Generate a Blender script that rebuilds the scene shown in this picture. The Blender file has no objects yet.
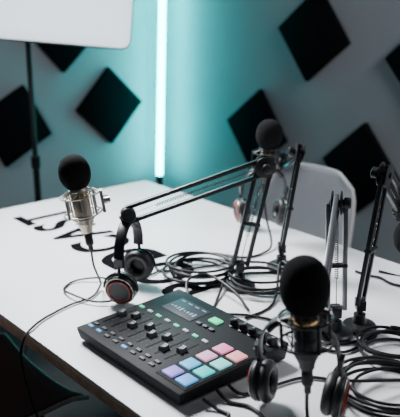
import bpy, math, random
from mathutils import Vector, Matrix, Euler
random.seed(4)
scene=bpy.context.scene
COL=scene.collection

# ---------------------------------------------------------------- materials
def mat(name,color,rough=.5,metal=0,noise=0.0,nscale=30,bump=0,bscale=200,emit=None,estr=0,coat=0,spec=.5):
    m=bpy.data.materials.new(name);m.use_nodes=True
    nt=m.node_tree;b=nt.nodes['Principled BSDF']
    b.inputs['Base Color'].default_value=(*color,1)
    b.inputs['Roughness'].default_value=rough
    b.inputs['Metallic'].default_value=metal
    b.inputs['Specular IOR Level'].default_value=spec
    b.inputs['Coat Weight'].default_value=coat
    tc=nt.nodes.new('ShaderNodeTexCoord')
    if noise>0:
        n=nt.nodes.new('ShaderNodeTexNoise');n.inputs['Scale'].default_value=nscale;n.inputs['Detail'].default_value=5
        nt.links.new(tc.outputs['Object'],n.inputs['Vector'])
        r=nt.nodes.new('ShaderNodeValToRGB')
        r.color_ramp.elements[0].position=.3;r.color_ramp.elements[1].position=.7
        r.color_ramp.elements[0].color=(*[max(0,c*(1-noise)) for c in color],1)
        r.color_ramp.elements[1].color=(*[min(1,c*(1+noise)) for c in color],1)
        nt.links.new(n.outputs['Fac'],r.inputs['Fac']);nt.links.new(r.outputs['Color'],b.inputs['Base Color'])
    if bump>0:
        n=nt.nodes.new('ShaderNodeTexNoise');n.inputs['Scale'].default_value=bscale;n.inputs['Detail'].default_value=3
        nt.links.new(tc.outputs['Object'],n.inputs['Vector'])
        bp=nt.nodes.new('ShaderNodeBump');bp.inputs['Strength'].default_value=bump;bp.inputs['Distance'].default_value=.002
        nt.links.new(n.outputs['Fac'],bp.inputs['Height']);nt.links.new(bp.outputs['Normal'],b.inputs['Normal'])
    if emit:
        b.inputs['Emission Color'].default_value=(*emit,1);b.inputs['Emission Strength'].default_value=estr
    return m
M={}
M['wall']=mat('painted_wall',(.38,.40,.43),.9,noise=.05,nscale=2,bump=.15,bscale=60,spec=.1)
M['floor']=mat('dark_floor',(.03,.03,.032),.8,noise=.25,nscale=6,spec=.2)
M['table']=mat('white_laminate',(.76,.77,.78),.45,noise=.03,nscale=5,spec=.35)
M['ply']=mat('plywood_edge',(.62,.47,.33),.6,noise=.2,nscale=40)
M['ink']=mat('black_print',(.004,.004,.005),.9,spec=.02)
M['foam']=mat('black_foam',(.010,.010,.011),1,noise=.3,nscale=300,bump=1,bscale=900,spec=.12)
M['panel']=mat('acoustic_foam',(.006,.0065,.0075),1,noise=.2,nscale=80,bump=.6,bscale=150,spec=.04)
M['black']=mat('black_plastic',(.012,.0125,.014),.4,spec=.4)
M['blackmetal']=mat('black_painted_metal',(.016,.017,.019),.33,metal=.3)
M['grey']=mat('grey_metal',(.22,.23,.25),.35,metal=.9)
M['silver']=mat('silver_metal',(.52,.49,.45),.36,metal=1)
M['champ']=mat('champagne_metal',(.50,.43,.36),.4,metal=1)
M['gold']=mat('gold_metal',(.8,.5,.2),.25,metal=1)
M['red']=mat('red_accent',(.55,.03,.02),.35)
M['leather']=mat('black_leatherette',(.012,.012,.013),.45,bump=.3,bscale=400)
M['rubber']=mat('black_cable_rubber',(.006,.006,.007),.5,spec=.3)
M['elastic']=mat('elastic_cord',(.3,.28,.26),.7)
M['mixbody']=mat('charcoal_console',(.013,.0135,.016),.6,noise=.1,nscale=50,spec=.14)
M['mixdark']=mat('slot_black',(.003,.003,.004),.6,spec=.1)
M['mixgrey']=mat('console_button_grey',(.10,.105,.12),.5,spec=.3)
M['screen']=mat('screen_glass',(.02,.022,.026),.45,emit=(.14,.18,.24),estr=.35,spec=.15)
M['uiw']=mat('screen_glyph',(.2,.24,.28),.4,emit=(.5,.65,.8),estr=.45)
M['white']=mat('white_mark',(.8,.8,.8),.5)
M['chair']=mat('teal_cancelling_shell_chair',(.07,.036,.036),.8,noise=.05,spec=.03)  # red put into the dark grey to cancel the tube's teal light
M['chairw']=mat('white_shell_chair',(.17,.18,.20),.5,noise=.04,spec=.2)
M['rim']=mat('pale_rim',(.34,.34,.34),.5)
M['soft']=mat('diffuser_fabric',(.5,.53,.56),.9,emit=(.78,.89,1),estr=1.4)
M['tube']=mat('cyan_led_tube',(.1,.9,.9),.4,emit=(.0,.74,.74),estr=44)
def glow(n,c,s): return mat(n,tuple(min(1,x*.6) for x in c),.5,emit=c,estr=s,spec=.2)

# ---------------------------------------------------------------- mesh builder
def frame(zdir,hint=None):
    z=Vector(zdir).normalized()
    h=Vector(hint) if hint else (Vector((0,0,1)) if abs(z.z)<.9 else Vector((1,0,0)))
    x=h-z*h.dot(z);x.normalize();y=z.cross(x)
    return x,y,z
class MB:
    def __init__(s): s.v=[];s.f=[]
    def add(s,vs,fs):
        o=len(s.v);s.v+= [tuple(v) for v in vs];s.f+=[tuple(i+o for i in f) for f in fs];return s
    def lathe(s,prof,n=28,o=(0,0,0),axis=(0,0,1)):
        x,y,z=frame(axis);o=Vector(o);vs=[];fs=[]
        for r,h in prof:
            for k in range(n):
                a=2*math.pi*k/n;vs.append(o+z*h+(x*math.cos(a)+y*math.sin(a))*max(r,1e-5))
        for i in range(len(prof)-1):
            for k in range(n):
                k2=(k+1)%n;fs.append((i*n+k,i*n+k2,(i+1)*n+k2,(i+1)*n+k))
        fs.append(tuple(range(n-1,-1,-1)));fs.append(tuple((len(prof)-1)*n+k for k in range(n)))
        return s.add(vs,fs)
    def cyl(s,a,b,r,n=16,r2=None):
        a=Vector(a);b=Vector(b);L=(b-a).length;r2=r if r2 is None else r2
        c=min(r,r2)*.12
        return s.lathe([(r-c,0),(r,c),(r2,L-c),(r2-c,L)],n,a,b-a)
    def box(s,c,size,R=None):
        c=Vector(c);vs=[]
        for i in (-1,1):
            for j in (-1,1):
                for k in (-1,1):
                    v=Vector((i*size[0]/2,j*size[1]/2,k*size[2]/2))
                    if R: v=R@v
                    vs.append(c+v)
        return s.add(vs,[(0,1,3,2),(4,6,7,5),(0,4,5,1),(2,3,7,6),(0,2,6,4),(1,5,7,3)])
    def bar(s,a,b,w,h,hint):
        a=Vector(a);b=Vector(b);x,y,z=frame(b-a,hint)
        R=Matrix((x,y,z)).transposed()
        return s.box((a+b)/2,(w,h,(b-a).length),R)
    def torus(s,c,axis,R,r,n=36,m=10,sx=1,sy=1,hint=None):
        x,y,z=frame(axis,hint);c=Vector(c);vs=[];fs=[]
        for i in range(n):
            a=2*math.pi*i/n;d=x*math.cos(a)*sx+y*math.sin(a)*sy;dn=d.normalized()
            for j in range(m):
                b=2*math.pi*j/m;vs.append(c+d*R+dn*r*math.cos(b)+z*r*math.sin(b))
        for i in range(n):
            for j in range(m):
                fs.append((i*m+j,((i+1)%n)*m+j,((i+1)%n)*m+(j+1)%m,i*m+(j+1)%m))
        return s.add(vs,fs)
    def tube(s,pts,r,m=8,closed=False,flat=None):
        pts=[Vector(p) for p in pts];n=len(pts);vs=[];fs=[]
        t=(pts[1]-pts[0]).normalized();x,y,_=frame(t)
        if flat: 
            h=Vector(flat[2]);x=(h-t*h.dot(t)).normalized();y=t.cross(x)
        for i in range(n):
            t2=((pts[min(i+1,n-1)]-pts[max(i-1,0)])).normalized()
            x=(x-t2*x.dot(t2)).normalized();y=t2.cross(x)
            rx,ry=(r,r) if not flat else (flat[0],flat[1])
            for j in range(m):
                b=2*math.pi*j/m;vs.append(pts[i]+x*rx*math.cos(b)+y*ry*math.sin(b))
        for i in range(n-1):
            for j in range(m): fs.append((i*m+j,(i+1)*m+j,(i+1)*m+(j+1)%m,i*m+(j+1)%m)[::-1])
        fs.append(tuple(range(m-1,-1,-1))[::-1]);fs.append(tuple((n-1)*m+j for j in range(m))[::-1])
        return s.add(vs,fs)
    def mesh(s,name,m,bevel=0,ang=35):
        me=bpy.data.meshes.new(name);me.from_pydata(s.v,[],s.f)
        import bmesh
        bm=bmesh.new();bm.from_mesh(me)
        bmesh.ops.recalc_face_normals(bm,faces=bm.faces)
        if bevel>0:
            es=[e for e in bm.edges if len(e.link_faces)==2 and e.calc_face_angle(0)>math.radians(50)]
            bmesh.ops.bevel(bm,geom=es,offset=bevel,segments=2,profile=.5,affect='EDGES',clamp_overlap=True)
        bm.to_mesh(me);bm.free()
        me.materials.append(m)
        me.polygons.foreach_set('use_smooth',[True]*len(me.polygons))
        me.set_sharp_from_angle(angle=math.radians(ang))
        return me
def put(name,me,parent=None,label=None,loc=None,rot=None,scale=None):
    o=bpy.data.objects.new(name,me);COL.objects.link(o)
    if parent: o.parent=parent
    if loc: o.location=loc
    if rot: o.rotation_euler=rot
    if scale: o.scale=scale
    if label: o['label']=label
    return o
def thing(name,label,cat,loc=(0,0,0),rot=(0,0,0),me=None,group=None):
    o=bpy.data.objects.new(name,me);COL.objects.link(o);o.location=loc;o.rotation_euler=rot
    o['label']=label;o['category']=cat
    if group:o['group']=group
    return o
def spline(p,k=8):
    p=[Vector(q) for q in p];out=[];n=len(p)
    for i in range(n-1):
        a=p[max(i-1,0)];b=p[i];c=p[i+1];d=p[min(i+2,n-1)]
        for j in range(k):
            t=j/k
            out.append(.5*((2*b)+(c-a)*t+(2*a-5*b+4*c-d)*t*t+(3*b-a-3*c+d)*t**3))
    out.append(p[-1]);return out

PH=math.radians(-50)
RZ=Matrix.Rotation(PH,3,'Z')
def DE(d,e,z=0): return RZ@Vector((d,e,z))
TZ=.75

# ---------------------------------------------------------------- room
def struct(name,me,loc=(0,0,0),rot=(0,0,0)):
    o=put(name,me,None,None,loc,rot);o['kind']='structure';return o
X0=-3.588;Y0=2.725;H=2.8
struct('wall_right',MB().box(((X0+3.0)/2,Y0+.05,H/2),(3.0-X0,.1,H)).mesh('wall',M['wall']),rot=(0,0,PH))
struct('wall_left',MB().box((X0-.05,(Y0+.1-3.2)/2,H/2),(.1,Y0+.1+3.2,H)).mesh('wall',M['wall']),rot=(0,0,PH))
struct('floor',MB().box(((X0+3)/2,(Y0-3.2)/2,-.05),(3-X0+.2,Y0+3.4,.1)).mesh('floor',M['floor']),rot=(0,0,PH))
M['trim']=mat('skirting_paint',(.25,.27,.3),.6)
struct('baseboard_right',MB().box(((X0+3.0)/2,Y0-.008,.05),(3.0-X0,.016,.1)).mesh('bb',M['trim']),rot=(0,0,PH))
struct('baseboard_left',MB().box((X0+.008,(Y0-3.2)/2,.05),(.016,Y0+3.2,.1)).mesh('bb',M['trim']),rot=(0,0,PH))

# foam panels
S=.312
fp=MB().box((0,0,0),(S,.03,S)).mesh('acoustic_foam_panel',M['panel'],bevel=.006)
def panel(wall,k,z,cw,lab):
    a=math.radians(45+cw)
    if wall=='r': loc=DE(X0+k,Y0-.016,z);r=PH
    else: loc=DE(X0+.016,Y0-k,z);r=PH+math.pi/2
    o=thing('acoustic_foam_panel',lab,'acoustic panel',loc,me=fp,group='acoustic foam tiles on the walls')
    o.rotation_euler=(Matrix.Rotation(r,3,'Z')@Matrix.Rotation(a,3,'Y')).to_euler()
L1='black square acoustic foam tile, diamond-mounted on the grey wall'
L2='black square foam tile on its corner, teal-lit wall'
panel('r',1.18,1.226,6.5,L1);panel('r',.816,.722,7,L1);panel('r',1.5,.643,4,L1);panel('r',1.82,1.14,3,L1)
panel('l',.395,.792,-1,L2);panel('l',.985,.745,17,L2);panel('l',.67,1.215,3,L2)

# led tube
base=DE(X0+.15,Y0-.15)
lamp=thing('led_tube_lamp','tall glowing cyan LED tube standing in the room corner','lamp',base)
put('lamp_base',MB().lathe([(.09,0),(.09,.015),(.03,.025),(.018,.03),(.018,.33)],28).mesh('b',M['black']),lamp)
top=Vector((.06,0,2.3))
put('light_tube',MB().cyl((-.002,0,.36),top,.018,20).mesh('t',M['tube']),lamp,label='glowing cyan light tube')
put('end_cap',MB().cyl((-.003,0,.32),(-.002,0,.375),.021,20).mesh('c',M['black']),lamp)
put('end_cap',MB().cyl(top,top+Vector((.0005,0,.04)),.021,20).mesh('c',M['black']),lamp)

# ---------------------------------------------------------------- table
tc=DE(-1.13,1.127)
table=thing('table','large white-topped meeting table with plywood edge and black lettering','table',tc,(0,0,PH))
TL,TW=2.2,.95
put('tabletop',MB().box((0,0,TZ-.004),(TL,TW,.008)).mesh('tabletop',M['table'],bevel=.002),table,label='white laminate tabletop')
put('tabletop_edge',MB().box((0,0,TZ-.0205),(TL-.002,TW-.002,.025)).mesh('edge',M['ply'],bevel=.002),table,label='raw plywood core under the laminate')
lg=MB().box((0,0,(TZ-.033)/2),(.05,.05,TZ-.033)).mesh('leg',M['blackmetal'],bevel=.004)
for i in(-1,1):
    for j in(-1,1): put('leg',lg,table,loc=(i*(TL/2-.12),j*(TW/2-.1),0))
for j in(-1,1): put('apron',MB().box((0,j*(TW/2-.1),TZ-.06),(TL-.3,.025,.05)).mesh('apron',M['blackmetal']),table)
# lettering
cu=bpy.data.curves.new('lettering','FONT');cu.body='PODCAST';cu.size=.175;cu.align_x='CENTER';cu.align_y='CENTER'
cu.offset=.0035;cu.space_character=1.1
to=bpy.data.objects.new('tmp',cu);COL.objects.link(to);bpy.context.view_layer.update()
tm=bpy.data.meshes.new_from_object(to);bpy.data.objects.remove(to);tm.materials.clear();tm.materials.append(M['ink'])
tp=RZ.transposed()@(Vector((-.25,2.0,0))-tc)
put('printed_lettering',tm,table,label='large black printed letters on the tabletop',loc=(tp.x,tp.y,TZ+.0008),rot=(0,0,math.pi),scale=(1,1.35,1))

# ---------------------------------------------------------------- chairs
def chair(loc,rotz,m,label):
    c=thing('shell_chair',label,'chair',loc,(0,0,rotz),group='shell chairs around the table')
    nu,nv=17,22;W=.46;vs=[];fs=[]
    for j in range(nv):
        t=j/(nv-1)
        if t<.5: y=.21-.40*(t/.5);z=.45-.02*math.sin(math.pi*t/.5)+(.0 if t>.06 else -.02*(1-t/.06));w=W*(.5-.02*(t/.5))
        else:
            q=(t-.5)/.5;a=min(q/.35,1)*math.radians(75)
            y=-.19-.07*math.sin(a)-.10*max(0,q-.2);z=.45+.07*(1-math.cos(a))+.36*max(0,q-.12);w=W*(.48-.10*q**3)
        for i in range(nu):
            u=-1+2*i/(nu-1);lift=.045*abs(u)**2.5
            nr=1.0 if t<.92 else math.sqrt(max(0,1-((t-.92)/.08)**2*.5))
            vs.append((u*w*nr,y+(lift if t>.5 else 0),z+(lift*.8 if t<=.55 else 0)))
    for j in range(nv-1):
        for i in range(nu-1):
            a=j*nu+i;fs.append((a,a+1,a+nu+1,a+nu))
    me=bpy.data.meshes.new('shell');me.from_pydata(vs,[],fs);me.materials.append(m)
    me.polygons.foreach_set('use_smooth',[True]*len(me.polygons))
    s=put('seat_shell',me,c);md=s.modifiers.new('s','SOLIDIFY');md.thickness=.01;md=s.modifiers.new('b','SUBSURF');md.levels=1;md.render_levels=1
    idx=[i for i in range(nu)]+[j*nu+nu-1 for j in range(1,nv)]+[(nv-1)*nu+i for i in range(nu-2,-1,-1)]+[j*nu for j in range(nv-2,-1,-1)]
    put('rim',MB().tube([vs[i] for i in idx],.006,8).mesh('rim',M['rim']),c,label='pale rounded rim of the shell')
    for i,j in((1,1),(-1,1),(1,-1),(-1,-1)):
        put('leg',MB().cyl((i*.2,j*.17,0),(i*.12,j*.12,.44 if j>0 else .435),.011,12,.014).mesh('leg',M['blackmetal']),c)
    return c
chair(DE(-1.69,.645),PH,M['chair'],'dark grey shell chair with pale rim under the table')
chair(DE(-1.74,1.71),PH+math.pi,M['chairw'],'pale shell chair tucked against the table far side')

# ---------------------------------------------------------------- softbox
sb=thing('studio_softbox','white studio softbox on black stand behind the table','studio light',(-.685,3.05,0),(0,0,0))
put('pole',MB().cyl((0,0,.05),(0,0,.75),.014,16).cyl((0,0,.7),(0,0,1.42),.011,16).cyl((0,0,.72),(0,0,.77),.02,16).mesh('pole',M['blackmetal']),sb)
for k in range(3):
    a=k*2*math.pi/3+.5;x,y=math.cos(a),math.sin(a)
    put('tripod_leg',MB().cyl((x*.02,y*.02,.42),(x*.45,y*.45,.012),.009,12).cyl((0,0,.12),(x*.25,y*.25,.2),.005,8).mesh('leg',M['blackmetal']),sb)
W2,H2=.86,.62
R=Euler((math.radians(-22),math.radians(5),math.radians(3))).to_matrix().to_4x4()
Mx=Matrix.Translation((.018,-.17,1.555))@R
def rr(w,h,r,y,n=6):
    out=[]
    for cx,cz,a0 in((w/2-r,h/2-r,0),(-w/2+r,h/2-r,90),(-w/2+r,-h/2+r,180),(w/2-r,-h/2+r,270)):
        for k in range(n+1):
            a=math.radians(a0+90*k/n);out.append((cx+r*math.cos(a),y,cz+r*math.sin(a)))
    return out
def loft(rings,m,name):
    b=MB();n=len(rings[0]);vs=[v for r in rings for v in r];fs=[]
    for i in range(len(rings)-1):
        for k in range(n): fs.append((i*n+k,i*n+(k+1)%n,(i+1)*n+(k+1)%n,(i+1)*n+k))
    fs.append(tuple(range(n)));fs.append(tuple((len(rings)-1)*n+k for k in range(n)))
    b.add(vs,fs);return b.mesh(name,m,ang=50)
o=put('diffuser',loft([rr(W2,H2,.03,0),rr(W2,H2,.03,-.012),rr(W2*.9,H2*.9,.03,-.02)],M['soft'],'diffuser'),sb,label='softly glowing white fabric front');o.matrix_local=Mx
o=put('softbox_shell',loft([rr(W2+.006,H2+.006,.034,.0),rr(W2+.006,H2+.006,.034,.01),rr(.16,.16,.03,.2)],M['black'],'shell'),sb);o.matrix_local=Mx@Matrix.Translation((0,.001,0))
o=put('lamp_head',MB().cyl((0,.2,0),(0,.36,0),.06,24).mesh('head',M['black']),sb);o.matrix_local=Mx

# ---------------------------------------------------------------- microphones
mcache={}
def mic_meshes(dark=False):
    if dark in mcache: return mcache[dark]
    c=mcache[dark]={}
    pr=[(.0,-.041)]
    for k in range(1,24):
        a=-math.pi/2+math.pi*k/24;pr.append((.036*math.cos(a)**.85,.041*math.sin(a)))
    pr.append((0,.041))
    c['foam']=MB().lathe(pr,40,(0,0,.17)).mesh('foam',M['foam'])
    c['body']=MB().lathe([(.011,.028),(.0125,.03),(.0135,.038),(.019,.05),(.0202,.053),(.0202,.082),(.0192,.0825),(.0192,.0845),(.0202,.085),(.0202,.132),(.018,.136)],36).mesh('body',M['black'] if dark else M['champ'])
    c['ring']=MB().lathe([(.0208,.112),(.0212,.113),(.0212,.118),(.0208,.119)],36).mesh('ring',M['gold'])
    c['xlr']=MB().lathe([(.004,-.018),(.0055,-.016),(.006,-.004),(.0092,.0),(.0095,.002),(.0095,.028),(.0085,.0305)],24).mesh('xlr',M['black'])
    m=MB()
    RO=.043
    for z in(.075,.118): m.torus((0,0,z),(0,0,1),RO,.0022,40,8)
    for z in(.062,.13): m.torus((0,0,z),(0,0,1),.0235,.0018,36,8)
    for k in range(4):
        a=math.pi/4+k*math.pi/2;x,y=RO*math.cos(a),RO*math.sin(a)
        m.cyl((x,y,.072),(x,y,.121),.0028,10)
    for k in range(4):
        a=k*math.pi/2;x,y=.0235*math.cos(a),.0235*math.sin(a);m.cyl((x,y,.062),(x,y,.13),.0016,8)
    m.box((.048,0,.095),(.007,.018,.052)).cyl((.048,0,.095),(.066,0,.095),.007,14)
    c['mount']=m.mesh('mount',M['blackmetal'] if dark else M['silver'])
    for nm,fl in(('cu',0),('cl',1)):
        e=MB()
        for k in range(8):
            a=k*math.pi/4;b=a+math.pi/8
            p=Vector((.0235*math.cos(a),.0235*math.sin(a),.13));q=Vector((RO*math.cos(b),RO*math.sin(b),.118))
            p2=Vector((.0235*math.cos(a+math.pi/4),.0235*math.sin(a+math.pi/4),.13))
            if fl: p,q,p2=[Vector((v.x,v.y,.193-v.z)) for v in(p,q,p2)]
            e.cyl(p,q,.0012,6).cyl(q,p2,.0012,6)
        c[nm]=e.mesh('cords',M['black'] if dark else M['elastic'])
    c['knob']=MB().lathe([(.006,0),(.009,.001),(.009,.012),(.006,.014)],14,(.056,0,.095),(0,1,0)).mesh('knob',M['black'])
    return c
def mic(bottom,topc,rotz,label,fs=1,fx=1,dark=False):
    c=mic_meshes(dark);b=Vector(bottom);ax=Vector(topc)-b
    z=ax.normalized();h=Vector((math.cos(rotz),math.sin(rotz),0));x=(h-z*h.dot(z)).normalized();y=z.cross(x)
    t=thing('microphone',label,'microphone',group='studio microphones over the table')
    t.matrix_world=Matrix.Translation(b)@Matrix((x,y,z)).transposed().to_4x4()
    put('body',c['body'],t);put('trim_ring',c['ring'],t)
    o=put('foam_windscreen',c['foam'],t,label='black foam ball windscreen')
    if fs!=1: o.scale=(fx,fx,fs);o.location=(0,0,.17-.17*fs)
    s=put('shock_mount',c['mount'],t,label='black spider shock mount' if dark else 'silver spider shock mount');put('elastic_cord',c['cu'],s);put('elastic_cord',c['cl'],s);put('knob',c['knob'],s)
    put('cable_plug',c['xlr'],t)
    return t
mic((-.252,1.62,.893),(-.279,1.62,1.06),.15,'black foam-topped microphone in silver shock mount near headphones')
mic((.186,2.08,.885),(.195,2.08,1.05),math.radians(40),'black foam-topped microphone above the far headphones',1.06,1.06,True)
mic((.174,1.08,.845),(.163,1.08,1.011),math.radians(65),'upright black microphone with tall foam windscreen near mixer',1.22,1.1,True)
mic((.495,1.66,1.065),(.492,1.66,.895),math.radians(220),'black foam-topped microphone hanging upside down from an arm',1.06,1.06,True)

# ---------------------------------------------------------------- boom arms
def boom(B,E,N,label,m=None,lowside=None):
    m=m or M['blackmetal']
    B=Vector(B);E=Vector(E);N=Vector(N)
    t=thing('boom_arm',label,'microphone arm',B,group='scissor boom arms on the table')
    E=E-B;N=N-B;P=Vector((0,0,.05))
    put('base',MB().lathe([(.036,0),(.038,.003),(.038,.009),(.034,.013),(.016,.016),(.013,.03),(.013,.036)],32).mesh('base',M['black']),t)
    put('post',MB().cyl((0,0,.03),(0,0,.06),.007,14).box((0,0,.058),(.02,.03,.022)).mesh('post',M['black'],bevel=.0015),t)
    def seg(name,P,Q,side,off=.0175):
        ax=(Q-P).normalized();nrm=side.normalized();o=ax.cross(nrm).normalized()*off
        mb=MB()
        mb.bar(P+o,Q+o,.0095,.0095,nrm);mb.bar(P-o,Q-o,.0095,.0095,nrm)
        for u in(.03,.97): mb.bar(P.lerp(Q,u)-o,P.lerp(Q,u)+o,.007,.007,nrm)
        L=(Q-P).length;x,y,z=frame(ax);pts=[]
        n=26
        for k in range(n*8):
            u=k/(n*8-1);an=k*math.pi/4;pts.append(P+ax*(L*(.3+.5*u))+(x*math.cos(an)+y*math.sin(an))*.0036)
        a=put(name,mb.mesh(name,m,bevel=.001),t)
        put('spring',MB().tube([P+ax*L*.05,P+ax*L*.3]+pts+[P+ax*L*.95],.0010,5).mesh('spring',M['blackmetal']),a)
        return a
    s1=(E-P).cross(N-E)
    if s1.length<.002: s1=Vector((0,1,0))
    s1.normalize()
    seg('lower_arm',P+Vector((0,0,.01)),E,Vector(lowside) if lowside else s1);seg('upper_arm',E,N,s1)
    jb=MB()
    for sg in(-1,1): jb.lathe([(.021,0),(.025,.001),(.025,.003),(.021,.004)],24,E+s1*(sg*.009)-(s1*.002),s1)
    jb.cyl(E-s1*.015,E+s1*.015,.007,12)
    put('elbow_joint',jb.mesh('joint',M['black']),t)
    put('knob',MB().lathe([(.009,0),(.012,.002),(.012,.012),(.009,.014)],12,E+s1*.014,s1).mesh('knob',M['black']),t)
    ax=(N-E).normalized()
    kb=MB().cyl(N-s1*.012,N+s1*.012,.018,20).cyl(N,N+ax*.02+Vector((0,0,-.004)),.008,14)
    put('microphone_clamp',kb.mesh('clamp',M['black']),t)
    put('cable_tie',MB().bar(E*.45+P*.55-(E-P).normalized()*.004,E*.45+P*.55+(E-P).normalized()*.004,.016,.046,Vector(lowside) if lowside else s1).mesh('tie',M['black'],bevel=.002),t)
    return t
boom((.0975,1.70,TZ),(.150,1.70,1.055),(-.165,1.645,.955),'black scissor boom arm holding the microphone over the lettering')
boom((.212,1.83,TZ),(.250,1.85,1.055),(.238,2.11,.965),'black scissor boom arm reaching toward the far headphones')
boom((.285,1.44,TZ),(.276,1.45,1.041),(.205,1.16,.935),'grey scissor boom arm reaching over the mixer side',M['grey'],(0,1,0))
boom((.343,1.475,TZ),(.3765,1.48,1.092),(.448,1.61,.995),'black scissor boom arm beside the coiled cables')

# ---------------------------------------------------------------- headphones
hc={}
def hp_meshes():
    c=hc
    if c:return c
    pts=[];R=.074;zc=.112
    for k in range(25):
        a=math.radians(-12+204*k/24);pts.append((R*math.cos(a)*.93,0,zc+R*math.sin(a)))
    c['band']=MB().tube(pts,.003,12,flat=(.0125,.0025,(0,1,0))).mesh('band',M['black'])
    pts=[]
    for k in range(17):
        a=math.radians(35+110*k/16);pts.append(((R-.007)*math.cos(a)*.93,0,zc+(R-.007)*math.sin(a)))
    c['pad']=MB().tube(pts,.006,12,flat=(.012,.0055,(0,1,0))).mesh('pad',M['leather'])
    c['cup']=MB().lathe([(.034,0),(.037,.003),(.037,.010),(.033,.016),(.026,.019),(.0255,.0175),(.012,.0165)],36,(0,0,0),(1,0,0)).mesh('cup',M['black'])
    c['ringr']=MB().torus((.0185,0,0),(1,0,0),.0262,.0013,36,6).mesh('r',M['red'])
    c['ring']=MB().torus((.0155,0,0),(1,0,0),.0335,.0009,36,6).mesh('r',M['silver'])
    c['cush']=MB().torus((-.008,0,0),(1,0,0),.027,.0115,36,12).mesh('cushion',M['leather'])
    y=MB();pts=[]
    for k in range(13):
        a=math.radians(180*k/12);pts.append((.004,.0405*math.cos(a),.0405*math.sin(a)))
    y.tube(pts,.0028,8).cyl((.004,0,.039),(.001,0,.062),.0042,10).box((.001,0,.066),(.008,.02,.022))
    c['yoke']=y.mesh('yoke',M['blackmetal'])
    return c
def headphones(loc,rot,label):
    c=hp_meshes();t=thing('headphones',label,'headphones',loc,rot,group='studio headphones on the table')
    put('headband',c['band'],t);put('headband_cushion',c['pad'],t)
    for s in(1,-1):
        cup=put('ear_cup',c['cup'],t,loc=(s*.064,0,.043))
        cup.rotation_euler=(0,math.radians(6),0 if s>0 else math.pi)
        put('ear_cushion',c['cush'],cup)
        put('accent_ring',c['ringr'],cup,label='thin red accent ring');put('chrome_ring',c['ring'],cup)
        put('yoke',c['yoke'],cup);
    return t
headphones((-.165,1.665,TZ+.004),(math.radians(0),math.radians(-4),math.radians(76)),'black headphones with red accents standing under boom arm')
headphones((.186,2.19,TZ+.004),(0,math.radians(4),math.radians(14)),'black over-ear headphones at the far side of the table')
headphones((.172,1.155,TZ+.004),(math.radians(6),0,math.radians(-22)),'black headphones with red rings standing behind the microphone')

# ---------------------------------------------------------------- mixer
mx=thing('podcast_mixer','charcoal podcast mixing console with faders and glowing coloured pads','audio mixer',(-.0415,1.374,TZ+.001),(0,0,math.radians(-50.3)))
mw,md=.35,.275
hF,hB=.030,.042
def top(x,y): return hF+(hB-hF)*(y+md/2)/md
sl=math.atan2(hB-hF,md);RT=Matrix.Rotation(sl,3,'X')
b=MB();w=mw/2;d=md/2
b.add([(-w+.006,-d+.006,.004),(w-.006,-d+.006,.004),(w-.006,d-.004,.004),(-w+.006,d-.004,.004),(-w,-d,hF),(w,-d,hF),(w,d,hB),(-w,d,hB)],
 [(3,2,1,0),(4,5,6,7),(0,1,5,4),(1,2,6,5),(2,3,7,6),(3,0,4,7)])
put('body',b.mesh('body',M['mixbody'],bevel=.004),mx)
for i in(-1,1):
    for j in(-1,1): put('foot',MB().lathe([(.01,0),(.01,.005)],16,(i*.14,j*.11,0)).mesh('foot',M['rubber']),mx)
def tb(mb,x,y,sx,sy,h,z0=0): return mb.box((x,y,top(x,y)+z0+h/2),(sx,sy,h),RT)
colors=[[(.34,.27,.85),(.12,.55,.90),(.85,.42,.62),(.90,.26,.50)],[(.10,.42,.95),(.03,.66,.68),(.22,.80,.78),(.95,.38,.40)]]
for ci,x in enumerate((.108,.148)):
    for ri in range(4):
        y=-.100+.0405*ri
        pm=glow('pad_glow',colors[ci][ri],.75)
        put('sound_pad',tb(MB(),x,y,.031,.031,.005).mesh('pad',pm,bevel=.002),mx)
put('pad_surround',tb(MB(),.128,-.039,.084,.168,.0012).mesh('sur',M['mixdark']),mx)
put('display_screen',tb(MB(),-.078,.080,.098,.06,.0015).mesh('screen',M['screen'],bevel=.0005),mx,label='glossy dark display with faint meters')
sc=MB()
for k in range(8): tb(sc,-.115+.0105*k,.072,.005,.004+.003*((k*5)%4),.0003,.0016)
for k in range(4): tb(sc,-.112+.023*k,.101,.013,.003,.0003,.0016)
put('screen_graphics',sc.mesh('ui',M['uiw']),mx)
put('record_button',tb(MB(),.010,.088,.028,.020,.005).mesh('rec',glow('record_green',(.05,.85,.35),1.1),bevel=.002),mx,label='glowing green record button')
for k in range(3):
    put('menu_button',tb(MB(),-.008+.02*k,.058,.013,.008,.004).mesh('btn',M['mixgrey'],bevel=.001),mx)
km=MB().lathe([(.0105,0),(.0105,.002),(.0088,.003),(.008,.014),(.0065,.0155)],20).mesh('knob',M['black'])
kmk=MB().box((0,.0045,.0158),(.0012,.006,.0006)).mesh('mark',M['white'])
for k in range(5):
    x=.048+.027*k
    o=put('volume_knob',km,mx,loc=(x,.105,top(x,.105)),rot=(sl,0,random.uniform(-1,1)));put('pointer',kmk,o)
o=put('volume_knob',km,mx,loc=(.152,.075,top(.15,.075)),rot=(sl,0,.4));put('pointer',kmk,o)
fc=MB();fc.add([(-.006,-.010,0),(.006,-.010,0),(.006,.010,0),(-.006,.010,0),(-.005,-.008,.010),(.005,-.008,.010),(.005,.008,.010),(-.005,.008,.010),(-.005,0,.0075),(.005,0,.0075)],
 [(3,2,1,0),(0,1,5,4),(4,5,9,8),(8,9,6,7),(2,3,7,6),(0,4,8,7,3),(1,2,6,9,5)])
fcm=fc.mesh('fader_cap',M['mixgrey']);fmk=MB().box((0,0,.0078),(.009,.0012,.0006)).mesh('line',M['white'])
gG=glow('led_green',(.1,.8,.45),1.0);gB=glow('led_blue',(.2,.5,.9),.8);gW=glow('led_white',(.6,.7,.8),.5)
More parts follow.
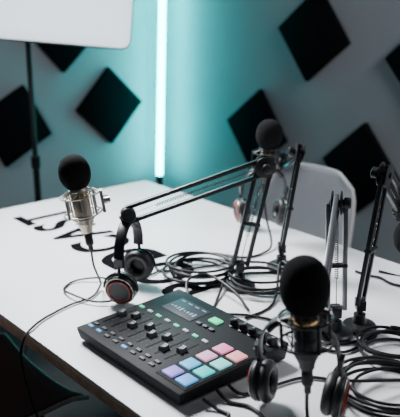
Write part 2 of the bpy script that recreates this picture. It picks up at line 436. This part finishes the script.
bt=MB().box((0,0,.0015),(.014,.007,.003))
fpos=[-.035,-.02,-.05,-.028,-.045,-.03,-.06,-.04]
for k in range(8):
    x=-.155+.0305*k
    put('fader_slot',tb(MB(),x,-.04,.0035,.085,.0006).mesh('slot',M['mixdark']),mx)
    tk=MB()
    for q in range(7):
        yy=-.075+.0117*q
        tb(tk,x-.0075,yy,.003,.0007,.0003);tb(tk,x+.0075,yy,.003,.0007,.0003)
    put('fader_scale',tk.mesh('scale',M['mixgrey']),mx)
    y=fpos[k];o=put('fader_cap',fcm,mx,loc=(x,y,top(x,y)),rot=(sl,0,0));put('cap_line',fmk,o)
    for y,mm,nm in((-.098,M['mixgrey'],'mute_button'),(-.112,gB if k in(0,1,4) else M['mixgrey'],'listen_button'),(.018,(gG if k%2==0 else gW),'channel_button')):
        put(nm,bt.mesh('b',mm,bevel=.0008),mx,loc=(x,y,top(x,y)),rot=(sl,0,0))
for k in range(4): put('rear_socket',MB().cyl((-.13+.04*k,.1365,.022),(-.13+.04*k,.141,.022),.012,20).mesh('sock',M['black']),mx)

# ---------------------------------------------------------------- cables
CR=.0032;CZ=TZ+CR+.0012
def cable(pts,label,r=CR,k=8):
    b=MB().tube(spline(pts,k),r,8)
    return thing('audio_cable',label,'cable',me=b.mesh('cable',M['rubber']),group='black audio cables on the table')
def P(x,y,dz=0): return (x,y,CZ+dz)
cable([(-.2495,1.62,.876),(-.246,1.622,.84),(-.238,1.66,.785),(-.243,1.69,CZ+.006),(-.255,1.636,CZ),(-.30,1.59,CZ),(-.344,1.52,CZ),(-.362,1.465,CZ+.001),(-.372,1.436,.745),(-.378,1.425,.70),(-.36,1.42,.60),(-.32,1.40,.50),(-.27,1.38,.36)],'thin black microphone cable hanging over the table edge',.0026)
cable([(-.180,1.60,.775),(-.193,1.60,CZ+.008),P(-.246,1.60,.004),P(-.303,1.636,.007),P(-.33,1.684),P(-.311,1.735),P(-.25,1.741,.006),P(-.19,1.73),P(-.135,1.765),P(-.107,1.80),P(-.06,1.87),P(-.02,1.86)],'black headphone cable looping beside the headphones',.0026)
def coil(cx,cy,r,n,seed,tail1,tail2,label,ell=1.0,ang=0):
    rnd=random.Random(seed);pts=[];N=n*12
    ph=rnd.uniform(0,6)
    for i in range(N):
        a=ph+2*math.pi*i/12;rr_=r*(1+.12*math.sin(i*.37+seed)+.06*math.sin(i*.91))
        ox=.009*math.sin(i*.13+seed*2);oy=.009*math.cos(i*.17+seed)
        x=rr_*math.cos(a)*ell;y=rr_*math.sin(a)
        X=x*math.cos(ang)-y*math.sin(ang);Y=x*math.sin(ang)+y*math.cos(ang)
        pts.append((cx+X+ox,cy+Y+oy,CZ+.0055*(i/12)))
    pts=[P(*t) for t in tail1]+pts+[P(*t) for t in tail2]
    return cable(pts,label,k=5)
cl='coiled black audio cable on white tabletop '
coil(.005,1.79,.082,6,1,[(-.12,1.86),(-.09,1.80)],[(.04,1.62),(.03,1.56)],cl+'behind the mixer')
coil(.15,1.72,.078,5,3,[(.25,1.80)],[(.17,1.60),(.10,1.52)],cl+'between boom arms')
coil(.345,1.20,.085,6,5,[(.24,1.13),(.26,1.18)],[(.45,1.25),(.55,1.22)],cl+'beside the headphones')
coil(.385,1.365,.060,5,7,[(.22,1.40),(.29,1.36)],[(.47,1.42),(.55,1.45)],cl+'near boom arm base')
cable([P(.06,1.54),P(.12,1.53),P(.20,1.48),P(.25,1.40),P(.33,1.41),P(.40,1.46),P(.48,1.47),P(.58,1.44)],'black cable running along the tabletop from the mixer')
cable([P(.40,1.80),P(.43,1.77),P(.4535,1.756),P(.48,1.71),P(.55,1.69),P(.62,1.72)],'black cable trailing toward the table edge')
cable([(.03,1.19,CZ+.015),P(.05,1.175),P(.085,1.16),P(.11,1.12),P(.13,1.05)],'black cable plugged into the side of the mixer')
cable([(.005,1.165,CZ+.012),P(.03,1.15),P(.05,1.13),P(.02,1.09),P(-.03,1.04)],'black cable leaving the corner of the mixer')
cable([(.05,1.21,CZ+.015),P(.075,1.20),P(.12,1.22),P(.2,1.26),P(.27,1.24)],'black cable leading from mixer toward the cable coil')
cable([(.174,1.0805,.828),(.175,1.08,.80),(.178,1.07,.77),P(.18,1.04),P(.16,.98),P(.10,.93)],'black cable hanging from the upright microphone')
cable([P(-.02,1.58,.004),P(-.03,1.66,.03),P(.02,1.70,.03),P(.08,1.62,.02),P(.11,1.56)],'black cable crossing behind the mixer')
cable([(.186,2.08,.868),(.19,2.05,.82),P(.20,1.98,.01),P(.17,1.93),P(.12,1.90),P(.07,1.92)],'black cable running from the far microphone')
cable([(.495,1.66,1.082),(.50,1.67,1.115),(.53,1.70,1.10),(.55,1.74,.95),(.55,1.75,.82),P(.54,1.76),P(.46,1.80)],'black cable hanging from the upside-down microphone')

# ---------------------------------------------------------------- lights
def area(name,loc,target,size,power,color,spread=180):
    l=bpy.data.lights.new(name,'AREA');l.energy=power;l.color=color;l.size=size;l.spread=math.radians(spread)
    o=bpy.data.objects.new(name,l);COL.objects.link(o);o.location=loc
    o.rotation_euler=(Vector(target)-Vector(loc)).to_track_quat('-Z','Y').to_euler();return o
area('key_light',(-.75,2.6,2.2),(-.05,1.55,.75),.6,42,(.95,.98,1),100)
area('fill_light',(1.7,1.2,2.3),(1.6,2.2,.9),.8,22,(.95,.97,1),120)
area('fill_light',(-1.9,1.1,2.3),(-2.0,3.0,1.0),.8,9,(.95,.96,1),110)
w=bpy.data.worlds.new('World');scene.world=w;w.use_nodes=True
w.node_tree.nodes['Background'].inputs[0].default_value=(.74,.78,.86,1)
w.node_tree.nodes['Background'].inputs[1].default_value=.06

# ---------------------------------------------------------------- camera
cam=bpy.data.cameras.new('camera');co=bpy.data.objects.new('camera',cam);COL.objects.link(co)
cam.sensor_fit='HORIZONTAL';cam.sensor_width=36;cam.lens=67.5
co.location=(0,0,1.47);co.rotation_euler=(math.pi/2-math.atan(228/750),0,0)
cam.dof.use_dof=True;cam.dof.focus_distance=1.55;cam.dof.aperture_fstop=4.5
scene.camera=co
